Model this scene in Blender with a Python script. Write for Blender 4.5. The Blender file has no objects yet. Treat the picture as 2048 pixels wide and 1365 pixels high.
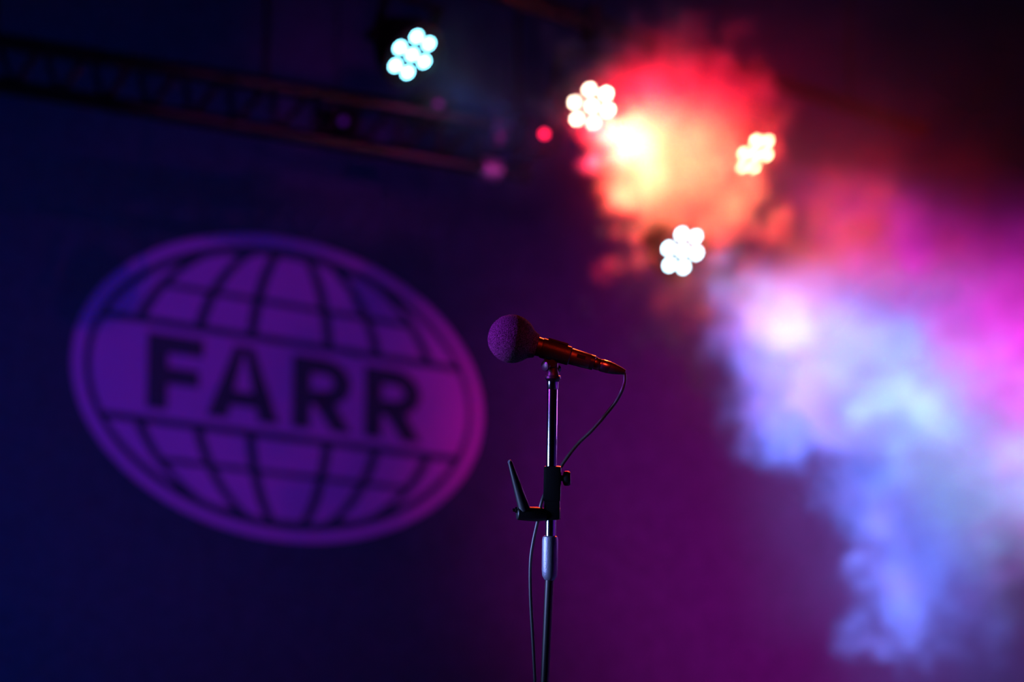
import bpy, bmesh, math, random
import numpy as np
from mathutils import Vector, Matrix
random.seed(4); RNG = np.random.RandomState(7)
S = bpy.context.scene; COL = S.collection
PI = math.pi; R = math.radians

# ---------------------------------------------------------------- camera
W_PX, H_PX, LENS = 2048, 1365, 85.0
FPX = LENS / 36.0 * W_PX
PITCH = R(9.4)
CAM = Vector((0, 0, 1.05))
RT = Vector((1, 0, 0)); FW = Vector((0, math.cos(PITCH), math.sin(PITCH))); UP = Vector((0, -math.sin(PITCH), math.cos(PITCH)))
def P(px, py, d):
    "the point of the place seen at pixel px, py, d metres down the lens axis"
    return CAM + FW * d + RT * ((px - 1024) / FPX * d) + UP * ((682.5 - py) / FPX * d)
cd = bpy.data.cameras.new('camera'); cam = bpy.data.objects.new('camera', cd); COL.objects.link(cam)
cam.location = CAM; cam.rotation_euler = (PI / 2 + PITCH, 0, 0)
cd.lens = LENS; cd.sensor_width = 36; cd.clip_end = 60
MD = 2.95                                             # the microphone's distance
cd.dof.use_dof = True; cd.dof.focus_distance = MD; cd.dof.aperture_fstop = 2.7
S.camera = cam

# ---------------------------------------------------------------- world, exposure, renderer
wd = bpy.data.worlds.new('world'); S.world = wd; wd.use_nodes = True
wd.node_tree.nodes['Background'].inputs[0].default_value = (0.02, 0.005, 0.06, 1)
wd.node_tree.nodes['Background'].inputs[1].default_value = 0.02
S.view_settings.view_transform = 'Standard'; S.view_settings.look = 'None'
S.view_settings.exposure = 0; S.view_settings.gamma = 1; S.view_settings.use_curve_mapping = False
cy = S.cycles
cy.use_denoising = True; cy.max_bounces = 4; cy.volume_bounces = 0; cy.volume_step_rate = 4.0; cy.use_adaptive_sampling = True; cy.adaptive_threshold = .04; cy.adaptive_min_samples = 16
cy.volume_max_steps = 256; cy.sample_clamp_indirect = 4

# ---------------------------------------------------------------- lamps
def lamp(name, kind, loc, aim, energy, color, size=0.05, angle=40, blend=1.0, soft=False):
    ld = bpy.data.lights.new(name, kind); o = bpy.data.objects.new(name, ld); COL.objects.link(o)
    ld.energy = energy; ld.color = color
    if kind == 'SPOT': ld.spot_size = R(angle); ld.spot_blend = blend; ld.shadow_soft_size = size
    if kind == 'AREA': ld.shape = 'DISK'; ld.size = size; ld.spread = R(angle)
    if soft:                                          # collimated beam: thins out slower than a bare bulb
        ld.use_nodes = True; nt = ld.node_tree; em = nt.nodes['Emission']; lf = nt.nodes.new('ShaderNodeLightFalloff')
        lf.inputs['Strength'].default_value = 1; lf.inputs['Smooth'].default_value = .0
        nt.links.new(lf.outputs[soft], em.inputs['Strength'])
    o.location = loc
    o.rotation_euler = (Vector(aim) - Vector(loc)).to_track_quat('-Z', 'Y').to_euler()
    return o
# each fixture: pixel, distance, cosine of the tilt away from the lens, direction in the picture (right, down)
FIX = [dict(px=826, py=111, d=5.50, c=.58, dir=(.707, .707)),
       dict(px=1184, py=214, d=5.95, c=.796, dir=(.52, .85)),
       dict(px=1512, py=310, d=6.42, c=.58, dir=(.707, .707)),
       dict(px=1367, py=503, d=5.86, c=.73, dir=(.79, .61))]
for f in FIX:
    s = math.sqrt(1 - f['c'] ** 2)
    f['pos'] = P(f['px'], f['py'], f['d'])
    f['axis'] = (-FW * f['c'] + RT * (s * f['dir'][0]) - UP * (s * f['dir'][1])).normalized()
def beam(i, energy, color, angle, blend=1.0, turn=(0, 0), size=.035, soft='Linear'):
    f = FIX[i]; a = (f['axis'] + RT * turn[0] + UP * turn[1]).normalized()
    p = f['pos'] + f['axis'] * .03
    return lamp('beam_lamp', 'SPOT', p, p + a, energy, color, size, angle, blend, soft)
beam(0, 40, (.0, .12, 1), 34)
beam(1, 420, (1, .008, .026), 80, turn=(.05, .18), size=.06, soft=False)
beam(1, 270, (1, .46, .15), 48, turn=(.02, .12), size=.06, soft=False)
beam(2, 860, (.85, .02, .72), 56, turn=(.0, .08), soft='Constant')
beam(3, 1080, (.09, .20, 1), 74, turn=(.12, -.26), soft='Constant')
beam(3, 850, (.50, .96, .95), 33, turn=(.26, -.15), soft='Constant')
# washes on the wall
lamp('wash_lamp', 'SPOT', (-2.6, 4.0, .35), P(-60, 880, 6.6), 270, (.0, .15, 1), .1, 50)
lamp('wash_lamp', 'SPOT', (-1.0, 2.2, 3.3), P(250, 800, 6.9), 20, (.03, .02, 1), .1, 34)
lamp('wash_lamp', 'SPOT', (2.6, 4.6, .3), P(1560, 1040, 7.7), 1500, (1, .02, .44), .3, 36)
# the projector's plain purple spot; the emblem's light is painted on plates
lamp('projector_lamp', 'SPOT', (1.6, 2.6, 3.2), P(640, 790, 7.0), 88, (.82, .05, .9), .03, 26, .6)
# lamps that reach the microphone
MIC = P(1090, 720, MD)
lamp('front_lamp', 'SPOT', P(-1500, 200, 2.65), P(1012, 682, MD), 150, (.46, .03, .95), .03, 7)
lamp('front_lamp', 'SPOT', P(1350, -1500, 1.9), P(1185, 718, MD), 60, (1, .03, .01), .05, 6.5)
lamp('rim_lamp', 'SPOT', P(1500, -500, 5.2), P(1140, 700, MD), 200, (1, .10, .02), .08, 14)
lamp('rim_lamp', 'SPOT', P(0, 1000, 2.82), P(1100, 1090, MD), 60, (.30, .42, 1), .12, 32)
lamp('rim_lamp', 'SPOT', P(2500, 700, 4.2), P(1100, 850, MD), 14, (.6, .15, 1), .10, 30)

# ---------------------------------------------------------------- helpers
def mat(name, base, rough=.5, metal=0.0, bump=0, bscale=50, var=0, spec=.5):
    m = bpy.data.materials.new(name); m.use_nodes = True; nt = m.node_tree; b = nt.nodes['Principled BSDF']
    b.inputs['Base Color'].default_value = (*base, 1); b.inputs['Roughness'].default_value = rough
    b.inputs['Metallic'].default_value = metal; b.inputs['Specular IOR Level'].default_value = spec
    if bump or var:
        tc = nt.nodes.new('ShaderNodeTexCoord'); n = nt.nodes.new('ShaderNodeTexNoise')
        n.inputs['Scale'].default_value = bscale; n.inputs['Detail'].default_value = 4
        nt.links.new(tc.outputs['Object'], n.inputs['Vector'])
    if bump:
        bp = nt.nodes.new('ShaderNodeBump'); bp.inputs['Strength'].default_value = bump; bp.inputs['Distance'].default_value = .002
        nt.links.new(n.outputs['Fac'], bp.inputs['Height']); nt.links.new(bp.outputs['Normal'], b.inputs['Normal'])
    if var:
        cr = nt.nodes.new('ShaderNodeValToRGB')
        cr.color_ramp.elements[0].position = .35; cr.color_ramp.elements[1].position = .65
        cr.color_ramp.elements[0].color = (*[c * (1 - var) for c in base], 1)
        cr.color_ramp.elements[1].color = (*[min(1, c * (1 + var)) for c in base], 1)
        nt.links.new(n.outputs['Fac'], cr.inputs[0]); nt.links.new(cr.outputs[0], b.inputs['Base Color'])
    return m
def emit(name, color, strength):
    m = bpy.data.materials.new(name); m.use_nodes = True; nt = m.node_tree; b = nt.nodes['Principled BSDF']
    b.inputs['Base Color'].default_value = (.1, .1, .1, 1)
    b.inputs['Emission Color'].default_value = (*color, 1); b.inputs['Emission Strength'].default_value = strength
    return m
def obj(name, bm, m, parent=None, smooth=True, loc=None):
    me = bpy.data.meshes.new(name)
    bmesh.ops.recalc_face_normals(bm, faces=bm.faces)
    bm.to_mesh(me); bm.free(); me.materials.append(m)
    if smooth:
        me.shade_smooth(); me.set_sharp_from_angle(angle=R(38))
    o = bpy.data.objects.new(name, me); COL.objects.link(o)
    if loc is not None: o.location = loc
    if parent is not None: o.parent = parent; o.matrix_parent_inverse = parent.matrix_world.inverted()
    return o
def thing(name, label, cat, loc=(0, 0, 0), group=None):
    o = bpy.data.objects.new(name, None); COL.objects.link(o); o.location = loc
    o.matrix_world = Matrix.Translation(loc)
    o['label'] = label; o['category'] = cat
    if group: o['group'] = group
    return o
def tag(o, label, cat, group=None, kind=None):
    o['label'] = label; o['category'] = cat
    if group: o['group'] = group
    if kind: o['kind'] = kind
    return o
def struct(o): o['kind'] = 'structure'; return o
def frame(z):
    z = Vector(z).normalized(); h = Vector((0, 0, 1)) if abs(z.z) < .95 else Vector((0, 1, 0))
    x = h.cross(z).normalized(); return x, z.cross(x), z
def lathe(bm, a, axis, prof, n=32, caps=True, ridge=None):
    "prof: (distance along axis, radius) pairs; ridge: {i: depth} alternates the radius there"
    x, y, z = frame(axis); rings = []
    for i, (t, r) in enumerate(prof):
        ring = []
        for k in range(n):
            q = 2 * PI * k / n; rr = r
            if ridge and i in ridge and k % 2: rr -= ridge[i]
            ring.append(bm.verts.new(a + z * t + x * (rr * math.cos(q)) + y * (rr * math.sin(q))))
        rings.append(ring)
    for A, B in zip(rings, rings[1:]):
        for k in range(n): bm.faces.new((A[k], A[(k + 1) % n], B[(k + 1) % n], B[k]))
    if caps: bm.faces.new(rings[0][::-1]); bm.faces.new(rings[-1])
    return bm
def rod(bm, a, b, r0, r1=None, n=24, bev=.0008):
    r1 = r0 if r1 is None else r1; L = (b - a).length; bev = min(bev, L * .3, r0 * .4, r1 * .4)
    return lathe(bm, a, b - a, [(0, r0 - bev), (bev, r0), (L - bev, r1), (L, r1 - bev)], n)
def box(bm, c, x, y, z, sx, sy, sz, bev=.0):
    "a box centred at c with half sizes sx, sy, sz along the axes x, y, z"
    r = bmesh.ops.create_cube(bm, size=2)
    for v in r['verts']: v.co = c + x * (v.co.x * sx) + y * (v.co.y * sy) + z * (v.co.z * sz)
    if bev:
        es = {e for v in r['verts'] for e in v.link_edges}
        bmesh.ops.bevel(bm, geom=list(es), offset=bev, segments=2, affect='EDGES', profile=.6)
    return bm
def tube(bm, pts, r, n=12, sub=6):
    "smooth tube through the points (Catmull-Rom)"
    q = [pts[0] * 2 - pts[1]] + list(pts) + [pts[-1] * 2 - pts[-2]]; c = []
    for i in range(1, len(q) - 2):
        for k in range(sub):
            t = k / sub; p0, p1, p2, p3 = q[i - 1:i + 3]
            c.append(.5 * ((2 * p1) + (p2 - p0) * t + (2 * p0 - 5 * p1 + 4 * p2 - p3) * t * t + (3 * p1 - p0 - 3 * p2 + p3) * t ** 3))
    c.append(pts[-1].copy()); prev = None; x = None
    for i, p in enumerate(c):
        d = (c[min(i + 1, len(c) - 1)] - c[max(i - 1, 0)]).normalized()
        x = frame(d)[0] if x is None else (x - d * x.dot(d)).normalized(); y = d.cross(x)
        ring = [bm.verts.new(p + x * (r * math.cos(2 * PI * k / n)) + y * (r * math.sin(2 * PI * k / n))) for k in range(n)]
        if prev:
            for k in range(n): bm.faces.new((prev[k], prev[(k + 1) % n], ring[(k + 1) % n], ring[k]))
        else: bm.faces.new(ring[::-1])
        prev = ring
    bm.faces.new(prev); return bm
def B(): return bmesh.new()

# ---------------------------------------------------------------- materials
M_WALL = mat('dark_wall_paint', (.028, .03, .075), .95, bump=.2, bscale=30, var=.12, spec=.1)
M_FLOOR = mat('black_stage_floor', (.02, .02, .022), .6, bump=.2, bscale=12, var=.3)
M_CEIL = mat('black_ceiling', (.012, .012, .014), .95, var=.2, bscale=5, spec=.1)
M_EMB = mat('violet_projected_light', (.46, .08, .50), .9, var=.03, bscale=3, spec=.1)  # projected light painted as a violet base colour
M_LET = mat('unlit_letter_gap', (.05, .03, .075), .95, var=.03, bscale=3, spec=.1)  # letters that the projection leaves unlit, painted dark
M_BLK = mat('black_fixture_paint', (.004, .004, .005), .6, var=.15, bscale=40, spec=.15)
M_BAR = mat('dark_steel_bar', (.03, .03, .035), .35, 1.0, var=.15, bscale=30)
M_CPL = mat('worn_steel_coupler', (.4, .4, .42), .5, .8, var=.3, bscale=60)
M_FOAM = mat('black_foam', (.15, .13, .15), 1.0, bump=1.0, bscale=900, var=.85, spec=.0)
M_MIC = mat('satin_black_metal', (.14, .11, .11), .42, .9, bump=.05, bscale=900)
M_MIC2 = mat('gloss_black_ring', (.01, .01, .01), .3)
M_CONN = mat('nickel_connector', (.35, .32, .32), .28, 1.0, bump=.05, bscale=300)
M_BOOT = mat('black_rubber_boot', (.018, .018, .02), .5)
M_CORD = mat('black_cable_rubber', (.025, .025, .028), .42)
M_CLIP = mat('black_clip_plastic', (.018, .016, .018), .42, bump=.15, bscale=600)
M_TUBE = mat('polished_chrome_tube', (.42, .42, .5), .16, 1.0)
M_SLV = mat('satin_grey_sleeve', (.20, .20, .27), .45, .6, bump=.2, bscale=700)
M_STD = mat('black_stand_paint', (.004, .004, .006), .45)
M_KNOB = mat('black_knob_plastic', (.03, .03, .035), .3)

# ---------------------------------------------------------------- room
WO = P(500, 683, 7.0); WA = R(25)
WX = Vector((math.cos(WA), math.sin(WA), 0)); WN = Vector((math.sin(WA), -math.cos(WA), 0)); WZ = Vector((0, 0, 1))
def onwall(px, py, lift=0.0):
    d = (P(px, py, 1) - CAM); t = (WO + WN * lift - CAM).dot(WN) / d.dot(WN); return CAM + d * t
CZ = 3.95
def slab(name, c, x, y, z, sx, sy, sz, m):
    return struct(obj(name, box(B(), Vector(c), x, y, z, sx, sy, sz), m, smooth=False))
X, Y, Z = Vector((1, 0, 0)), Vector((0, 1, 0)), Vector((0, 0, 1))
bw = WO.copy(); bw.z = CZ / 2
slab('wall_back', bw + WX * .6 - WN * .05, WX, WN, WZ, 4.35, .05, CZ / 2, M_WALL)
slab('floor', (0.2, 3.4, -.05), X, Y, Z, 4.2, 6.2, .05, M_FLOOR)
slab('ceiling', (0.2, 3.4, CZ + .05), X, Y, Z, 4.2, 6.2, .05, M_CEIL)
slab('wall_left', (-3.95, 3.4, CZ / 2), Y, X, Z, 6.2, .05, CZ / 2, M_WALL)
slab('wall_right', (4.35, 3.4, CZ / 2), Y, X, Z, 6.2, .05, CZ / 2, M_WALL)

# ---------------------------------------------------------------- emblem on the wall: projected light painted as thin plates
def L2W(s, t, lift):
    w = 1 + .063 * s
    return onwall(580 + (s * 410 - 6 * t) / w, 781 + (s * 59 + 303 * t) / w, lift)
EM = thing('projected_emblem', 'large purple oval globe emblem reading FARR, projected light painted on the dark wall', 'emblem', L2W(0, 0, 0))
def plate(name, rows, m, lift=.002, low=.0006, parent=EM):
    "rows of (list of (s, t)) of equal length, joined into a sheet, given thickness"
    bm = B(); T = [[bm.verts.new(L2W(s, t, lift)) for s, t in r] for r in rows]
    Q = [[bm.verts.new(L2W(s, t, low)) for s, t in r] for r in rows]
    for G in (T, Q):
        for a, b in zip(G, G[1:]):
            for k in range(len(a) - 1): bm.faces.new((a[k], a[k + 1], b[k + 1], b[k]))
    n = len(rows[0]) - 1
    for i in range(len(rows) - 1):
        bm.faces.new((T[i][0], T[i + 1][0], Q[i + 1][0], Q[i][0])); bm.faces.new((T[i][n], T[i + 1][n], Q[i + 1][n], Q[i][n]))
    for k in range(n):
        bm.faces.new((T[0][k], T[0][k + 1], Q[0][k + 1], Q[0][k])); bm.faces.new((T[-1][k], T[-1][k + 1], Q[-1][k + 1], Q[-1][k]))
    return obj(name, bm, m, parent, smooth=False)
def ering(a0, b0, a1, b1, n=72):
    return [[(a * math.cos(2 * PI * k / n), b * math.sin(2 * PI * k / n)) for k in range(n + 1)] for a, b in ((a0, b0), (a1, b1))]
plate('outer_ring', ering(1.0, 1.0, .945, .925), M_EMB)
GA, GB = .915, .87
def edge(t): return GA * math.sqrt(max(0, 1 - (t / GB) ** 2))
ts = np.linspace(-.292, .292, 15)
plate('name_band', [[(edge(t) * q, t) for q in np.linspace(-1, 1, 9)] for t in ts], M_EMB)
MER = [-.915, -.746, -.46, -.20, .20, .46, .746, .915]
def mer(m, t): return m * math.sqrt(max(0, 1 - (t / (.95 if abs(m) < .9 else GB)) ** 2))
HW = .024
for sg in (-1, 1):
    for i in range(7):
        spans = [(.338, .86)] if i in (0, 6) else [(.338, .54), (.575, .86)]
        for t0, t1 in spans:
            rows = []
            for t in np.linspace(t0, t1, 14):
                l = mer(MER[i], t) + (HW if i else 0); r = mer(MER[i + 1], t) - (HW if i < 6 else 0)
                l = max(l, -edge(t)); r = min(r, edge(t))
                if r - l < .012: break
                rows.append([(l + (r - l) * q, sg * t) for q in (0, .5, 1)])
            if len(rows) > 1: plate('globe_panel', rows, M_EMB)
def letter(name, polys):
    bm = B()
    for pl in polys:                                  # quads in letter space
        a = [bm.verts.new(L2W(s, t, .004)) for s, t in pl]; b = [bm.verts.new(L2W(s, t, .0015)) for s, t in pl]
        bm.faces.new(a); bm.faces.new(b[::-1])
        for k in range(len(pl)): j = (k + 1) % len(pl); bm.faces.new((a[k], a[j], b[j], b[k]))
    o = obj(name, bm, M_LET, EM, smooth=False); return o
def rc(s0, t0, s1, t1): return [(s0, t0), (s1, t0), (s1, t1), (s0, t1)]
LT, LB = -.240, .238
letter('letter', [rc(-.668, LT, -.575, LB), rc(-.575, LT, -.412, LT + .115), rc(-.575, -.035, -.432, .072)])['label'] = 'dark letter F'
def A_(c):
    return [[(c - .045, LT), (c + .003, LT), (c - .075, LB), (c - .172, LB)][::1], [(c + .045, LT), (c - .003, LT), (c + .075, LB), (c + .172, LB)],
            rc(c - .07, .055, c + .07, .15)]
letter('letter', A_(-.222))['label'] = 'dark letter A'
def R_(s):
    out = [rc(s, LT, s + .088, LB), rc(s + .088, LT, s + .16, LT + .105), rc(s + .088, -.025, s + .17, .075)]
    arc = []
    cx, cyy = s + .15, -.0825
    ro, ri, rto, rti = .14, .052, .1575, .058
    K = 9
    for k in range(K):
        a0, a1 = -PI / 2 + PI * k / K, -PI / 2 + PI * (k + 1) / K
        out.append([(cx + ri * math.cos(a0), cyy + rti * math.sin(a0)), (cx + ro * math.cos(a0), cyy + rto * math.sin(a0)),
                    (cx + ro * math.cos(a1), cyy + rto * math.sin(a1)), (cx + ri * math.cos(a1), cyy + rti * math.sin(a1))])
    out.append([(s + .10, .05), (s + .20, .03), (s + .298, LB), (s + .197, LB)])
    return out
letter('letter', R_(.012))['label'] = 'dark letter R, first of the two'
letter('letter', R_(.372))['label'] = 'dark letter R, last in the word'

# ---------------------------------------------------------------- LED spotlights
LENS_M = [emit('cyan_white_lens', (.22, .78, 1), 22), emit('warm_white_lens', (1, .86, .60), 30),
          emit('amber_lens', (1, .80, .42), 20), emit('blue_white_lens', (.50, .85, 1), 18)]
LAB = ['small black LED spotlight with seven cyan-white lenses, alone on the dark upper left',
       'LED spotlight with seven warm white lenses glowing at the red smoke\'s upper left',
       'LED spotlight with seven pale amber lenses, farthest right of the lamps',
       'LED spotlight with seven blue-white lenses above the pale blue smoke, lowest lamp']
HEX = [(25.5, 8), (33.5, -8), (22.5, 6), (30, 6)]
FACE_R = [.0485, .0485, .0485, .0485]
BAR_UP = .25
for i, f in enumerate(FIX):
    z = f['axis']; c = f['pos']
    T = thing('led_spotlight', LAB[i], 'spotlight', c, 'LED spotlights shining through the smoke')
    # in-plane axis: the direction in the face whose picture is the lens row
    hx = (8.0, -31.5) if i == 0 else (-4, -32.5) if i == 1 else (2, -29.5) if i == 2 else (-2, -32)
    v = RT * hx[0] - UP * hx[1]
    # lift the picture direction into the face plane along the view direction
    view = (c - CAM).normalized(); v = v - view * (v.dot(z) / view.dot(z)); v.normalize(); w = z.cross(v)
    obj('housing', lathe(B(), c - z * .115, z, [(0, .03), (.004, .040), (.03, .052), (.07, .074), (.098, .080), (.118, .080), (.118, .074), (.106, .072), (.106, .0)], 40, caps=False), M_BLK, T)
    obj('lens_plate', lathe(B(), c - z * .012, z, [(0, .072), (.006, .072), (.008, .070)], 40), M_BLK, T)
    for k in range(7):
        off = Vector() if k == 6 else v * (.0345 * math.cos(k * PI / 3)) + w * (.0345 * math.sin(k * PI / 3))
        off = off * (1.36)
        bz = lathe(B(), c + off - z * .008, z, [(0, .0140), (.005, .0140), (.005, .0122), (.002, .0117)], 20, caps=False)
        rim = obj('lens_rim', bz, M_BLK, T)
        bl = lathe(B(), c + off - z * .006, z, [(0, .0116), (.003, .0112), (.005, .0085), (.006, .004), (.0062, .0004)], 14)
        obj('lens', bl, LENS_M[i], T)
    # yoke: a U of flat steel that goes up and back
    side = z.cross(Z).normalized(); back = -Vector((z.x, z.y, 0)).normalized()
    if i == 3: back = (c - CAM).normalized()
    up = Z if i < 3 else back
    top = c + up * (.13 if i < 3 else .16)
    yk = B()
    for sg in (-1, 1):
        a = c - z * .05 + side * (sg * .088); b2 = top + side * (sg * .088)
        d = (b2 - a).normalized(); q = d.cross(side).normalized()
        box(yk, (a + b2) / 2, side, q, d, .002, .011, (b2 - a).length / 2 + .008, .0008)
    d = up; box(yk, top, side, d.cross(side).normalized(), d, .090, .011, .002, .0008)
    obj('yoke', yk, M_BLK, T)
    for sg in (-1, 1):
        a = c - z * .05 + side * (sg * .082)
        obj('yoke_knob', rod(B(), a, a + side * (sg * .026), .012, n=16), M_BLK, T)
    cl = B()
    if i < 3:
        rod(cl, top, top + Z * .05, .006, n=12); box(cl, top + Z * .085, side, side.cross(Z), Z, .012, .030, .036, .004)
        obj('hanging_clamp', cl, M_BLK, T)
    else:
        rv = (c - CAM).normalized(); e = top - rv * ((top - WO).dot(WN) / rv.dot(WN)); dd = (top - e).normalized(); 
        rod(cl, top, e + WN * .012, .014, n=16); obj('bracket_arm', cl, M_BLK, T)
        obj('wall_flange', rod(B(), e + WN * .014, e + WN * .0005, .05, n=24), M_BLK, T)

def pipe_thing(a, b, r, label, cat, name='lighting_bar', m=M_BLK):
    T = thing(name, label, cat, a)
    obj('pipe', rod(B(), a, b, r, n=20), m, T)
    d = (b - a).normalized()
    for q in (.12, .88):
        p = a + (b - a) * q; obj('ceiling_hanger', rod(B(), p + Z * (r * .8), Vector((p.x, p.y, CZ - .001)), .006, n=10), m, T)
    return T
p0, p1 = FIX[0]['pos'], FIX[2]['pos']
hz = p0.z + .215
a = Vector((p0.x, p0.y, hz)); b = Vector((p1.x, p1.y, hz)); dd = (b - a).normalized()
pipe_thing(a - dd * .9, b + dd * .8, .024, 'black lighting bar above the three upper lamps, hardly lit', 'lighting bar')

# dim truss beyond, that catches a little pink and blue light
TR = thing('lighting_truss', 'dim steel truss receding behind the cyan-white lamp, touched by pink light', 'truss', onwall(-40, 100, .5))
t0, t1 = onwall(-120, 62, .75), onwall(1115, 268, .75)
u0, u1 = onwall(-120, 150, .75), onwall(1060, 352, .75)
t1.z = t1.z; 
for a, b in ((t0, t1), (u0, u1)): obj('chord', rod(B(), a, b, .022, n=16), M_BAR, TR)
N = 14
for k in range(N):
    a = t0.lerp(t1, (k + .15) / N); b = u0.lerp(u1, (k + .6) / N); c2 = t0.lerp(t1, (k + 1.05) / N)
    obj('brace', rod(B(), a, b, .009, n=10), M_BAR, TR)
    obj('brace', rod(B(), b, c2, .009, n=10), M_BAR, TR)
for px_, L_ in ((1003, t0), (1050, t0), (985, u0)):
    e_ = t1 if L_ is t0 else u1
    q = (onwall(px_, 250, .75) - L_).dot((e_ - L_).normalized()); p = L_ + (e_ - L_).normalized() * q; d_ = (e_ - L_).normalized()
    obj('coupler', rod(B(), p - d_ * .028, p + d_ * .028, .030, n=20, bev=.004), M_CPL, TR)
obj('safety_clamp', box(B(), onwall(1010, 281, .80), WX, WN, WZ, .030, .02, .012, .004), M_CPL, TR)
for q in (.08, .5, .93):
    p = t0.lerp(t1, q); obj('ceiling_hanger', rod(B(), p + Z * .02, Vector((p.x, p.y, CZ - .001)), .008, n=10), M_BAR, TR)
lamp('truss_lamp', 'SPOT', P(1260, 300, 5.6), P(1020, 265, 6.3), 40, (1, .04, .6), .05, 34)

# a control box hung under the truss whose pilot light shows as a red dot
def dimmer(px, py, label, color, strength, r, lift=.60):
    c = onwall(px, py, lift)
    T = thing('control_box', label, 'control box', c)
    obj('box_shell', box(B(), c - WN * .07, WX, WN, WZ, .05, .055, .035, .004), M_BLK, T, smooth=False)
    obj('pilot_or_glint', lathe(B(), c - WN * .016, WN, [(0, r), (.006, r), (.010, r * .6), (.011, .0005)], 16), emit('pilot_or_glint', color, strength), T)
    h_ = c - WN * .07
    obj('drop_rod', rod(B(), h_ + WZ * .033, Vector((h_.x, h_.y, CZ - .001)), .003, n=8), M_BLK, T)
dimmer(1093, 266, 'small control box with a bright red pilot light at the truss\'s right end', (1, .01, .06), 6, .009, 1.0)
dimmer(880, 208, 'small control box with a dim purple pilot light under the cyan-white lamp', (.35, .0, .35), .8, .010)
dimmer(690, 240, 'small added box with a violet glowing dot for a faint glint, left of the cyan-white lamp', (.12, .0, .35), .35, .010)  # glowing dot added in place of a faint highlight

# ---------------------------------------------------------------- microphone
PXM = MD / FPX                                        # metres in a pixel at the microphone
MA, MB = P(1020, 677, MD), P(1247, 744, MD)
AX = (MB - MA).normalized()
MI = thing('microphone', 'black vocal microphone with a round foam windscreen, held tilted on the stand', 'microphone', MA)
def ax(prof): return [(t * PXM, r * PXM) for t, r in prof]
# foam: a rounded shell, slightly drawn in towards the handle
prof = [(-44, .4)]
for k in range(1, 25):
    a = PI * k / 30; t = 4 - 48 * math.cos(a) ; r = 48.5 * math.sin(a) ** .96
    prof.append((t, r))
prof += [(47, 27), (54, 24.5), (56, 23), (56, 21)]
fm = lathe(B(), MA, AX, ax(prof), 96)
me_noise = RNG.rand(len(fm.verts))
for v, q in zip(fm.verts, me_noise): v.co += (v.co - MA - AX * (4 * PXM)).normalized() * ((q - .5) * .0005)
obj('foam_windscreen', fm, M_FOAM, MI)
obj('handle', lathe(B(), MA, AX, ax([(40, 18.0), (56, 19.5), (70, 18.6), (100, 17.4), (130, 16.6), (166, 15.4), (167, 14.6)]), 48), M_MIC, MI)
obj('end_ring', lathe(B(), MA, AX, ax([(166, 14.2), (167, 15.3), (175, 15.0), (176, 13.6), (176, 11)]), 48), M_MIC2, MI)
obj('switch_plate', box(B(), MA + AX * (148 * PXM) - FW * (14.6 * PXM) + UP * (5 * PXM), AX, AX.cross(FW).normalized(), FW, 8 * PXM, 3 * PXM, 1.8 * PXM, .0004), M_MIC2, MI)

# ---------------------------------------------------------------- cable with its plug
CB = thing('microphone_cable', 'black microphone cable looping from the plug down behind the stand', 'cable', MB)
pl = obj('plug_shell', lathe(B(), MA, AX, ax([(174, 11), (175, 12.3), (186, 12.3), (187, 11.6), (189, 11.6), (190, 12.6), (207, 12.4), (208, 11.8)]), 56, ridge={5: .5 * PXM, 6: .5 * PXM}), M_CONN, CB)
pl['label'] = 'nickel plug shell with a ribbed ring'
obj('release_tab', box(B(), MA + AX * (180 * PXM) + UP * (12.4 * PXM), AX, FW, AX.cross(FW), 4 * PXM, 3 * PXM, 1.2 * PXM, .0002), M_MIC2, CB)
obj('plug_boot', lathe(B(), MA, AX, ax([(207, 10.8), (208, 11.9), (214, 11.4), (226, 8.8), (236, 6.2), (240, 5.2), (240.5, 4)]), 40), M_BOOT, CB)
def C(px, py, dz=0.0): return P(px, py, MD + dz)
cb = [C(1240, 741), C(1246, 743.5), C(1249.5, 750), C(1249, 765), C(1243, 783), C(1231, 805, .01), C(1208, 834, .02), C(1184, 861, .025), C(1158, 886, .03), C(1140, 908, .03), C(1124, 931, .03),
      C(1110, 955, .028), C(1098, 975, .025), C(1088, 992, .018), C(1082, 1010, .016), C(1078.5, 1030, .018), C(1074, 1050, .02), C(1067, 1082, .02), C(1062, 1115, .02), C(1060.5, 1150, .02), C(1061.5, 1200, .02),
      C(1064.5, 1255, .02), C(1068, 1320, .02), C(1071, 1380, .02), C(1080, 1600, .02), C(1090, 2000, .03)]
e = cb[-1]; cb += [Vector((e.x + .03, e.y - .03, .25)), Vector((e.x + .05, e.y - .12, .04)), Vector((e.x + .15, e.y - .3, .0045)), Vector((e.x + .6, e.y - .45, .0045)), Vector((e.x + 1.5, e.y - .1, .0045))]
obj('cord', tube(B(), cb, 3.6 * PXM, 14, 8), M_CORD, CB)

# ---------------------------------------------------------------- stand
ST_TOP = C(1105, 757); LOWA = C(1099, 1150)
dn = (C(1089.5, 1365) - LOWA).normalized()
foot = LOWA + dn * ((LOWA.z - .035) / -dn.z)
SD = thing('microphone_stand', 'slim black and chrome microphone stand in the middle of the picture', 'microphone stand', Vector((foot.x, foot.y, 0)))
def st(name, prof_pts, m, n=32, label=None, ridge=None):
    "prof_pts: (px x, px y, radius in px) down the stand"
    bm = B(); pts = [C(x, y) for x, y, r in prof_pts]; L = [0]
    for a, b in zip(pts, pts[1:]): L.append(L[-1] + (b - a).length)
    o = obj(name, lathe(bm, pts[0], pts[-1] - pts[0], [(l, r * PXM) for l, (x, y, r) in zip(L, prof_pts)], n, ridge=ridge), m, SD)
    if label: o['label'] = label
    return o
# clip: sleeve round the handle, hinge ears, swivel and thumb screw
cl = B(); x0, y0, z0 = frame(AX)
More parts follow.
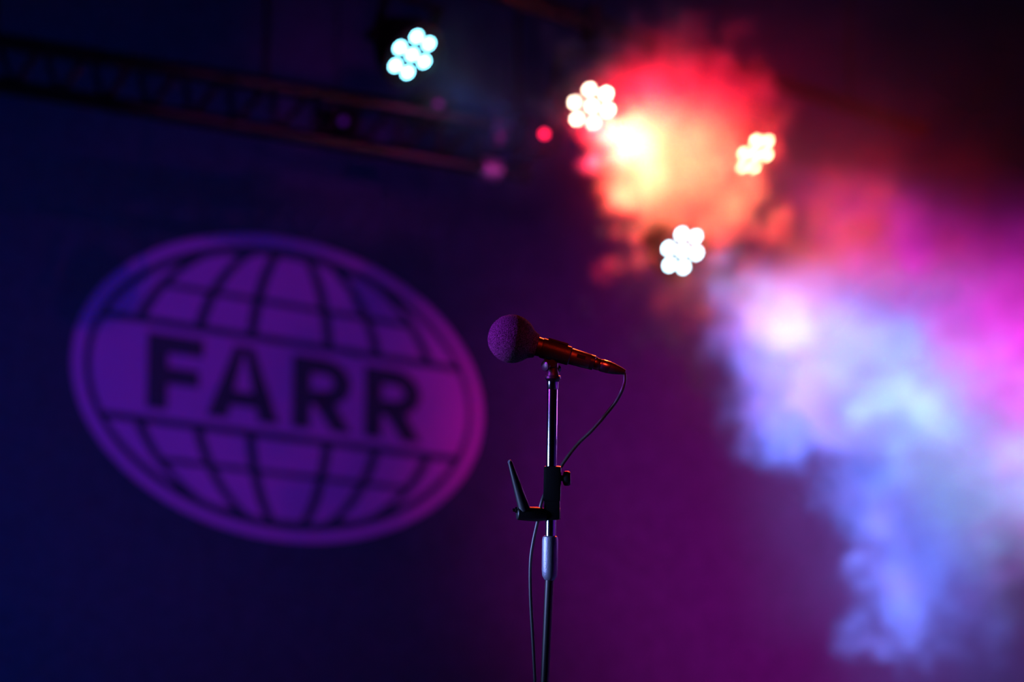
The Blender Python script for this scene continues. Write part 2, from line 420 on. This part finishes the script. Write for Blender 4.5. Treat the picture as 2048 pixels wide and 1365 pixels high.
# C-shaped sleeve, open at the top
n = 40; rings = []
upv = (UP - AX * UP.dot(AX)).normalized(); sdv = AX.cross(upv)
A0 = R(16)
prof_s = [(66, 18.9), (67, 20.8), (96, 20.2), (124, 19.4), (126, 17.2), (96, 17.7), (66, 18.9)]
grid = []
for k in range(n + 1):
    q = A0 + (2 * PI - 2 * A0) * k / n
    dirv = upv * math.cos(q) + sdv * math.sin(q)
    grid.append([cl.verts.new(MA + AX * (t * PXM) + dirv * (r * PXM)) for t, r in prof_s[:-1]])
for a, b in zip(grid, grid[1:]):
    m6 = len(a)
    for k in range(m6): cl.faces.new((a[k], a[(k + 1) % m6], b[(k + 1) % m6], b[k]))
cl.faces.new(grid[0]); cl.faces.new(grid[-1][::-1])
CLIP = obj('microphone_clip', cl, M_CLIP, SD)
sp = B()
for sg in (-1, 1):                                    # lips of the sleeve's slit
    c = MA + AX * (95 * PXM) + upv * (21.0 * PXM) + sdv * (sg * 6.2 * PXM)
    box(sp, c, AX, upv, sdv, 20 * PXM, 1.5 * PXM, 1.6 * PXM, .0004)
obj('clip_lip', sp, M_CLIP, CLIP)
hb = B(); hc = C(1101, 719)
box(hb, hc, AX, UP, FW, 10 * PXM, 6 * PXM, 8 * PXM, .002)
lathe(hb, C(1104, 728, -.0075), FW, [(0, 7 * PXM), (.0008, 8.5 * PXM), (.0142, 8.5 * PXM), (.015, 7 * PXM)], 28)
obj('hinge_lug', hb, M_CLIP, CLIP)
st('swivel', [(1107, 722, 6), (1107, 724, 9), (1107, 742, 10.5), (1106.5, 749, 12.5), (1106, 752, 13)], M_CLIP)
kb = B(); ka = C(1100, 731, -.004); kd = (C(1087, 733, -.012) - ka).normalized()
rod(kb, ka, ka + kd * (9 * PXM), 3.4 * PXM, n=14)
lathe(kb, ka + kd * (7 * PXM), kd, [(0, 4 * PXM), (2 * PXM, 9.5 * PXM), (6 * PXM, 11 * PXM), (8.5 * PXM, 10 * PXM), (9.5 * PXM, 7 * PXM), (9.6 * PXM, .3 * PXM)], 32)
obj('thumb_screw', kb, M_KNOB, SD)
kb = B(); ka = C(1112, 738, .002); kd = (RT * 1 + FW * .5).normalized()
lathe(kb, ka + kd * (3 * PXM), kd, [(0, 5 * PXM), (1 * PXM, 7 * PXM), (5 * PXM, 7 * PXM), (6 * PXM, 5 * PXM)], 6)
obj('hinge_nut', kb, M_TUBE, SD)
st('thread_collar', [(1106, 751, 12), (1106, 752.5, 15.5), (1106, 757, 16), (1106, 761, 13.5), (1106, 764, 11)], M_STD)
st('thread_adapter', [(1105.5, 762, 10.5), (1105.5, 763, 11.6), (1105.3, 777, 11.3), (1105.2, 780, 10)], M_TUBE, label='chrome thread adapter')
st('upper_tube', [(1105, 778, 10.2), (1105, 779, 10.4), (1101.0, 1075, 10.4)], M_TUBE, 40, label='polished narrow upper tube')
# clutch block with its band, knob and lever
ck = B(); cc = C(1104.3, 986)
dU = (C(1105, 932) - C(1103, 1040)).normalized()
box(ck, C(1104.6, 968), RT, FW, dU, 17.3 * PXM, 16 * PXM, 35.5 * PXM, .003)
box(ck, C(1104.0, 1020), RT, FW, dU, 16.0 * PXM, 15 * PXM, 20 * PXM, .003)
BLK = obj('clutch_block', ck, M_STD, SD)
ck = B(); box(ck, C(1112, 1028, .002), RT, FW, dU, 9 * PXM, 12 * PXM, 11 * PXM, .001)
obj('clutch_wedge', ck, M_STD, BLK)
kb = B(); rod(kb, C(1120, 957), C(1128, 957), 6 * PXM, n=16)
lathe(kb, C(1125.5, 957.5), RT, [(0, 9 * PXM), (2 * PXM, 13.5 * PXM), (5 * PXM, 15 * PXM), (12 * PXM, 15 * PXM), (15 * PXM, 13 * PXM), (15.6 * PXM, 10 * PXM)], 24, ridge={2: .8 * PXM, 3: .8 * PXM})
obj('tension_knob', kb, M_STD, SD)
hb = B(); ha, hb2 = C(1092, 1030, -.004), C(1034, 1027.5, -.010)
lathe(hb, hb2, ha - hb2, [(0, 11.5 * PXM), (.0010, 13 * PXM), (.012, 14.2 * PXM), (.025, 14.6 * PXM), ((ha - hb2).length, 12 * PXM)], 32)
HD = obj('boom_clamp', hb, M_STD, SD)
lv = B(); la, lb = C(1049.5, 1022, -.010), C(1020, 924.5, -.014)
lathe(lv, la, lb - la, [(0, 11.8 * PXM), (.010, 11.0 * PXM), (.040, 7.6 * PXM), ((lb - la).length - .0012, 4.9 * PXM), ((lb - la).length, 4.5 * PXM)], 28)
LV = obj('lever', lv, M_STD, SD)
tp = B(); ln = (lb - la).normalized(); lathe(tp, lb - ln * .0002, (ln * .6 + RT * -.6 - FW * .45).normalized(), [(0, 4.2 * PXM), (.0012, 4.4 * PXM), (.0020, 3.6 * PXM)], 20)
t_ = obj('lever_tip', tp, M_SLV, LV); t_['label'] = 'pale cut end of the lever'
bt = B(); bl = RT * -1
lathe(bt, C(1036, 1021, -.012), bl, [(0, 5 * PXM), (.001, 6.5 * PXM), (.003, 6.5 * PXM), (.0036, 5 * PXM), (.0036, 3.4 * PXM), (.006, 3.4 * PXM), (.0066, 2.4 * PXM)], 6)
b_ = obj('clamp_bolt', bt, M_TUBE, HD); b_['label'] = 'chrome bolt at the clamp end'
st('lower_sleeve', [(1100.2, 1072, 11), (1100.2, 1074, 14.5), (1100.1, 1080, 16), (1099.6, 1140, 16), (1099.4, 1152, 15), (1099.2, 1160, 10.5), (1099.2, 1161, 8.5)], M_SLV, 36, label='satin grey grip sleeve')
obj('lower_tube', rod(B(), C(1099.1, 1154), foot, 8.7 * PXM, n=32), M_STD, SD)
# tripod base, below the picture
hub = B(); rod(hub, foot + Z * .06, foot - Z * .005, .024, n=28); obj('base_hub', hub, M_STD, SD)
for k in range(3):
    q = R(40 + 120 * k); d = Vector((math.cos(q), math.sin(q), 0)); e = Vector((foot.x, foot.y, .014)) + d * .27
    lg = obj('leg', rod(B(), foot + Z * .035 + d * .018, e + Z * .0, .009, n=14), M_STD, SD)
    obj('rubber_foot', rod(B(), e - d * .012 + Z * .0, e + d * .02 + Z * -.001, .0128, n=14), M_BOOT, lg)

# ---------------------------------------------------------------- smoke
VX = .024
lo = Vector((-.55, 3.9, .75)); hi = Vector((2.05, 6.9, 3.35))
NX, NY, NZ = [int(round((b - a) / VX)) + 1 for a, b in zip(lo, hi)]
gx = lo.x + VX * np.arange(NX); gy = lo.y + VX * np.arange(NY); gz = lo.z + VX * np.arange(NZ)
GX, GY, GZ = np.meshgrid(gx, gy, gz, indexing='ij')
cx = GX; cz_ = (GZ - CAM.z)
cdp = GY * math.cos(PITCH) + cz_ * math.sin(PITCH)    # distance down the lens axis
cu = -GY * math.sin(PITCH) + cz_ * math.cos(PITCH)
def dc(px, py): return np.clip(5.85 - .45 * ((px - 1350) * .4 + (py - 450) * 1.3) / 1000, 4.95, 6.1)
px = 1024 + cx / 5.6 * FPX; py = 682.5 - cu / 5.6 * FPX
for _ in range(3):
    d_ = dc(px, py); px = 1024 + cx / d_ * FPX; py = 682.5 - cu / d_ * FPX
def spectral(beta, seed, lmin=2.5):
    rs = np.random.RandomState(seed); f = np.fft.rfftn(rs.randn(NX, NY, NZ))
    kx = np.fft.fftfreq(NX)[:, None, None]; ky = np.fft.fftfreq(NY)[None, :, None]; kz = np.fft.rfftfreq(NZ)[None, None, :]
    k = np.sqrt(kx ** 2 + (2.6 * ky) ** 2 + kz ** 2); k[0, 0, 0] = 1
    a = k ** (-beta / 2); a[k < VX / 1.0] *= .25; a[0, 0, 0] = 0; a *= np.exp(-(k * lmin) ** 2)
    v = np.fft.irfftn(f * a, s=(NX, NY, NZ)); return (v / v.std()).astype(np.float32)
n1 = spectral(3.4, 1); n2 = spectral(3.2, 2); n3 = spectral(3.6, 3); n4 = spectral(2.7, 5, 1.6); n5 = spectral(2.2, 9, 1.4)
def sdf_poly(px, py, pts):
    "signed distance in pixels, positive inside"
    pts = np.array(pts, float); d2 = np.full(px.shape, 1e12); ins = np.zeros(px.shape, bool)
    for (ax_, ay), (bx, by) in zip(pts, np.roll(pts, -1, 0)):
        ex, ey = bx - ax_, by - ay; wx, wy = px - ax_, py - ay
        t = np.clip((wx * ex + wy * ey) / (ex * ex + ey * ey), 0, 1)
        d2 = np.minimum(d2, (wx - ex * t) ** 2 + (wy - ey * t) ** 2)
        c = ((ay > py) != (by > py)) & (px < (bx - ax_) * (py - ay) / ((by - ay) or 1e-9) + ax_); ins ^= c
    return np.sqrt(d2) * np.where(ins, 1, -1)
def sst(x, a, b): t = np.clip((x - a) / (b - a), 0, 1); return t * t * (3 - 2 * t)
wx = px + 24 * n2 + 16 * n4; wy = py + 24 * n3 - 15 * n4
dep = cdp - d_
RED = [(1120, 190), (1145, 310), (1200, 415), (1285, 515), (1370, 490), (1430, 440), (1480, 400), (1540, 350), (1500, 260), (1400, 190), (1250, 160)]
BLUE = [(1300, 560), (1325, 650), (1360, 750), (1425, 860), (1530, 910), (1670, 925), (1590, 985), (1670, 1080), (1720, 1200), (1830, 1290), (1970, 1310),
        (2060, 1190), (2400, 1150), (2400, 700), (2050, 560), (1850, 420), (1620, 370), (1500, 440), (1420, 500)]
def pillow(poly, edge_px, halfd, seed_n, bump_d, dep, fray, wp=1):
    s = sdf_poly(px + (wx - px) * wp, py + (wy - py) * wp, poly) + fray * n5
    e = sst(s, -edge_px * .4, edge_px)
    th = halfd * np.sqrt(np.clip(e, 0, 1)) + 1e-3
    z = 1 - sst(np.abs(dep + bump_d * seed_n) / th, .45, 1.15)
    return e * z
dr = pillow(RED, 60, .38, n1, .07, cdp - 5.62, 22, 1.6)
db = pillow(BLUE, 120, .54, n1, .08, dep, 26)
tex = np.clip(np.exp(.58 * n4 + .32 * n5 + .18 * n1), .05, 3.2)
dens_r = dr * tex ** 1.2 * 2.3
w = np.clip(1.1 - (py - 600) / 1200, .6, 1.1) * (1 - .60 * sst(1.0 * (560 + .62 * (px - 1650)) - py, -60, 160))
near = .48 + .52 * sst(px - 1480, 0, 300); near = near * sst(np.sqrt((px - 1367) ** 2 + (py - 503) ** 2), 60, 380)
core = np.exp(-(((px - 1690) / 190) ** 2 + ((py - 700) / 130) ** 2))
dens_b = db * tex * 1.6 * (w * (.20 + .72 * near) + .75 * core)
# thin haze everywhere on the right, dying to the left and the box's faces
hz_ = sst(px - .5 * (py - 400), 950, 1600) * (1 - sst(np.abs(dep), .5, 1.1)) * .07 * np.clip(1 + .5 * n3, .1, 2.5)
al = ((px - 1512) * .77 + (py - 310) * .63); ac = (-(px - 1512) * .63 + (py - 310) * .77)
hz_ += sst(al, 20, 260) * np.exp(-((ac + 20) / 150) ** 2) * (1 - sst(np.abs(cdp - 5.9 + al * .0006), .3, .7)) * .45 * np.clip(np.exp(.5 * n4 + .3 * n2), .1, 3)  # denser band shaped along the magenta beam to carry its glow
al = ((px - 826) * .707 + (py - 111) * .707); ac = (-(px - 826) * .707 + (py - 111) * .707)
hz_ += sst(al, 0, 120) * np.exp(-((ac) / 90) ** 2) * (1 - sst(al, 250, 420)) * (1 - sst(np.abs(cdp - 5.5 + al * .0009), .15, .4)) * .22 * np.clip(np.exp(.5 * n4), .1, 3)  # haze added only along the blue beam, giving the glow its shape
for g, a, b in ((GX, lo.x, hi.x), (GY, lo.y, hi.y), (GZ, lo.z, hi.z)):
    fe = sst(np.minimum(g - a, b - g), 0, .18); dens_r *= fe; dens_b *= fe; hz_ *= fe
dens_b += hz_

def smoke(name, dens, label, color):
    i = np.argwhere(dens > .004); i0 = np.maximum(i.min(0) - 1, 0); i1 = np.minimum(i.max(0) + 2, dens.shape)
    D = dens[i0[0]:i1[0], i0[1]:i1[1], i0[2]:i1[2]].astype(np.float32); n = D.shape
    D[D < .004] = 0
    mn = Vector((gx[i0[0]], gy[i0[1]], gz[i0[2]])); mx = Vector((gx[i1[0] - 1], gy[i1[1] - 1], gz[i1[2] - 1]))
    me = bpy.data.meshes.new(name); N = D.size; me.vertices.add(N)
    co = np.stack(np.meshgrid(gx[i0[0]:i1[0]], gy[i0[1]:i1[1]], gz[i0[2]:i1[2]], indexing='ij'), -1).reshape(-1)
    me.vertices.foreach_set('co', co.astype(np.float32))
    me.attributes.new('soot', 'FLOAT', 'POINT').data.foreach_set('value', D.reshape(-1))
    m = bpy.data.materials.new(name); m.use_nodes = True; nt = m.node_tree
    for nn in list(nt.nodes):
        if nn.type == 'BSDF_PRINCIPLED': nt.nodes.remove(nn)
    out = nt.nodes['Material Output']; pv = nt.nodes.new('ShaderNodeVolumePrincipled')
    pv.inputs['Color'].default_value = (*color, 1); pv.inputs['Density'].default_value = 1; pv.inputs['Anisotropy'].default_value = .0
    nt.links.new(pv.outputs[0], out.inputs['Volume']); me.materials.append(m)
    o = bpy.data.objects.new(name, me); COL.objects.link(o)
    g = bpy.data.node_groups.new(name, 'GeometryNodeTree')
    g.interface.new_socket('Geometry', in_out='INPUT', socket_type='NodeSocketGeometry')
    g.interface.new_socket('Geometry', in_out='OUTPUT', socket_type='NodeSocketGeometry')
    N_ = g.nodes.new; L = g.links.new
    gi, go = N_('NodeGroupInput'), N_('NodeGroupOutput')
    vc = N_('GeometryNodeVolumeCube'); vc.inputs['Min'].default_value = mn; vc.inputs['Max'].default_value = mx
    for k, r in zip(('Resolution X', 'Resolution Y', 'Resolution Z'), n): vc.inputs[k].default_value = r
    pos = N_('GeometryNodeInputPosition'); sb = N_('ShaderNodeVectorMath'); sb.operation = 'SUBTRACT'; sb.inputs[1].default_value = mn
    dv = N_('ShaderNodeVectorMath'); dv.operation = 'SCALE'; dv.inputs['Scale'].default_value = 1 / VX
    ad = N_('ShaderNodeVectorMath'); ad.operation = 'ADD'; ad.inputs[1].default_value = (.5, .5, .5)
    fl = N_('ShaderNodeVectorMath'); fl.operation = 'FLOOR'
    mxn = N_('ShaderNodeVectorMath'); mxn.operation = 'MAXIMUM'; mxn.inputs[1].default_value = (0, 0, 0)
    mnn = N_('ShaderNodeVectorMath'); mnn.operation = 'MINIMUM'; mnn.inputs[1].default_value = (n[0] - 1, n[1] - 1, n[2] - 1)
    dt = N_('ShaderNodeVectorMath'); dt.operation = 'DOT_PRODUCT'; dt.inputs[1].default_value = (n[1] * n[2], n[2], 1)
    L(pos.outputs[0], sb.inputs[0]); L(sb.outputs[0], dv.inputs[0]); L(dv.outputs[0], ad.inputs[0]); L(ad.outputs[0], fl.inputs[0])
    L(fl.outputs[0], mxn.inputs[0]); L(mxn.outputs[0], mnn.inputs[0]); L(mnn.outputs[0], dt.inputs[0])
    si = N_('GeometryNodeSampleIndex'); si.data_type = 'FLOAT'; si.domain = 'POINT'
    na = N_('GeometryNodeInputNamedAttribute'); na.data_type = 'FLOAT'; na.inputs['Name'].default_value = 'soot'
    L(gi.outputs[0], si.inputs['Geometry']); L(na.outputs['Attribute'], si.inputs['Value']); L(dt.outputs['Value'], si.inputs['Index'])
    L(si.outputs[0], vc.inputs['Density'])
    sm = N_('GeometryNodeSetMaterial'); sm.inputs['Material'].default_value = m
    L(vc.outputs[0], sm.inputs[0]); L(sm.outputs[0], go.inputs[0])
    md = o.modifiers.new('volume', 'NODES'); md.node_group = g
    return tag(o, label, 'smoke', kind='stuff')
smoke('smoke_cloud', dens_r, 'glowing red and cream smoke cloud beside the warm white lamp', (.92, .92, .92))
smoke('smoke_plume', dens_b, 'billowing pale blue and magenta smoke plume pouring down the right side', (.92, .92, .92))
print('voxels', NX, NY, NZ)
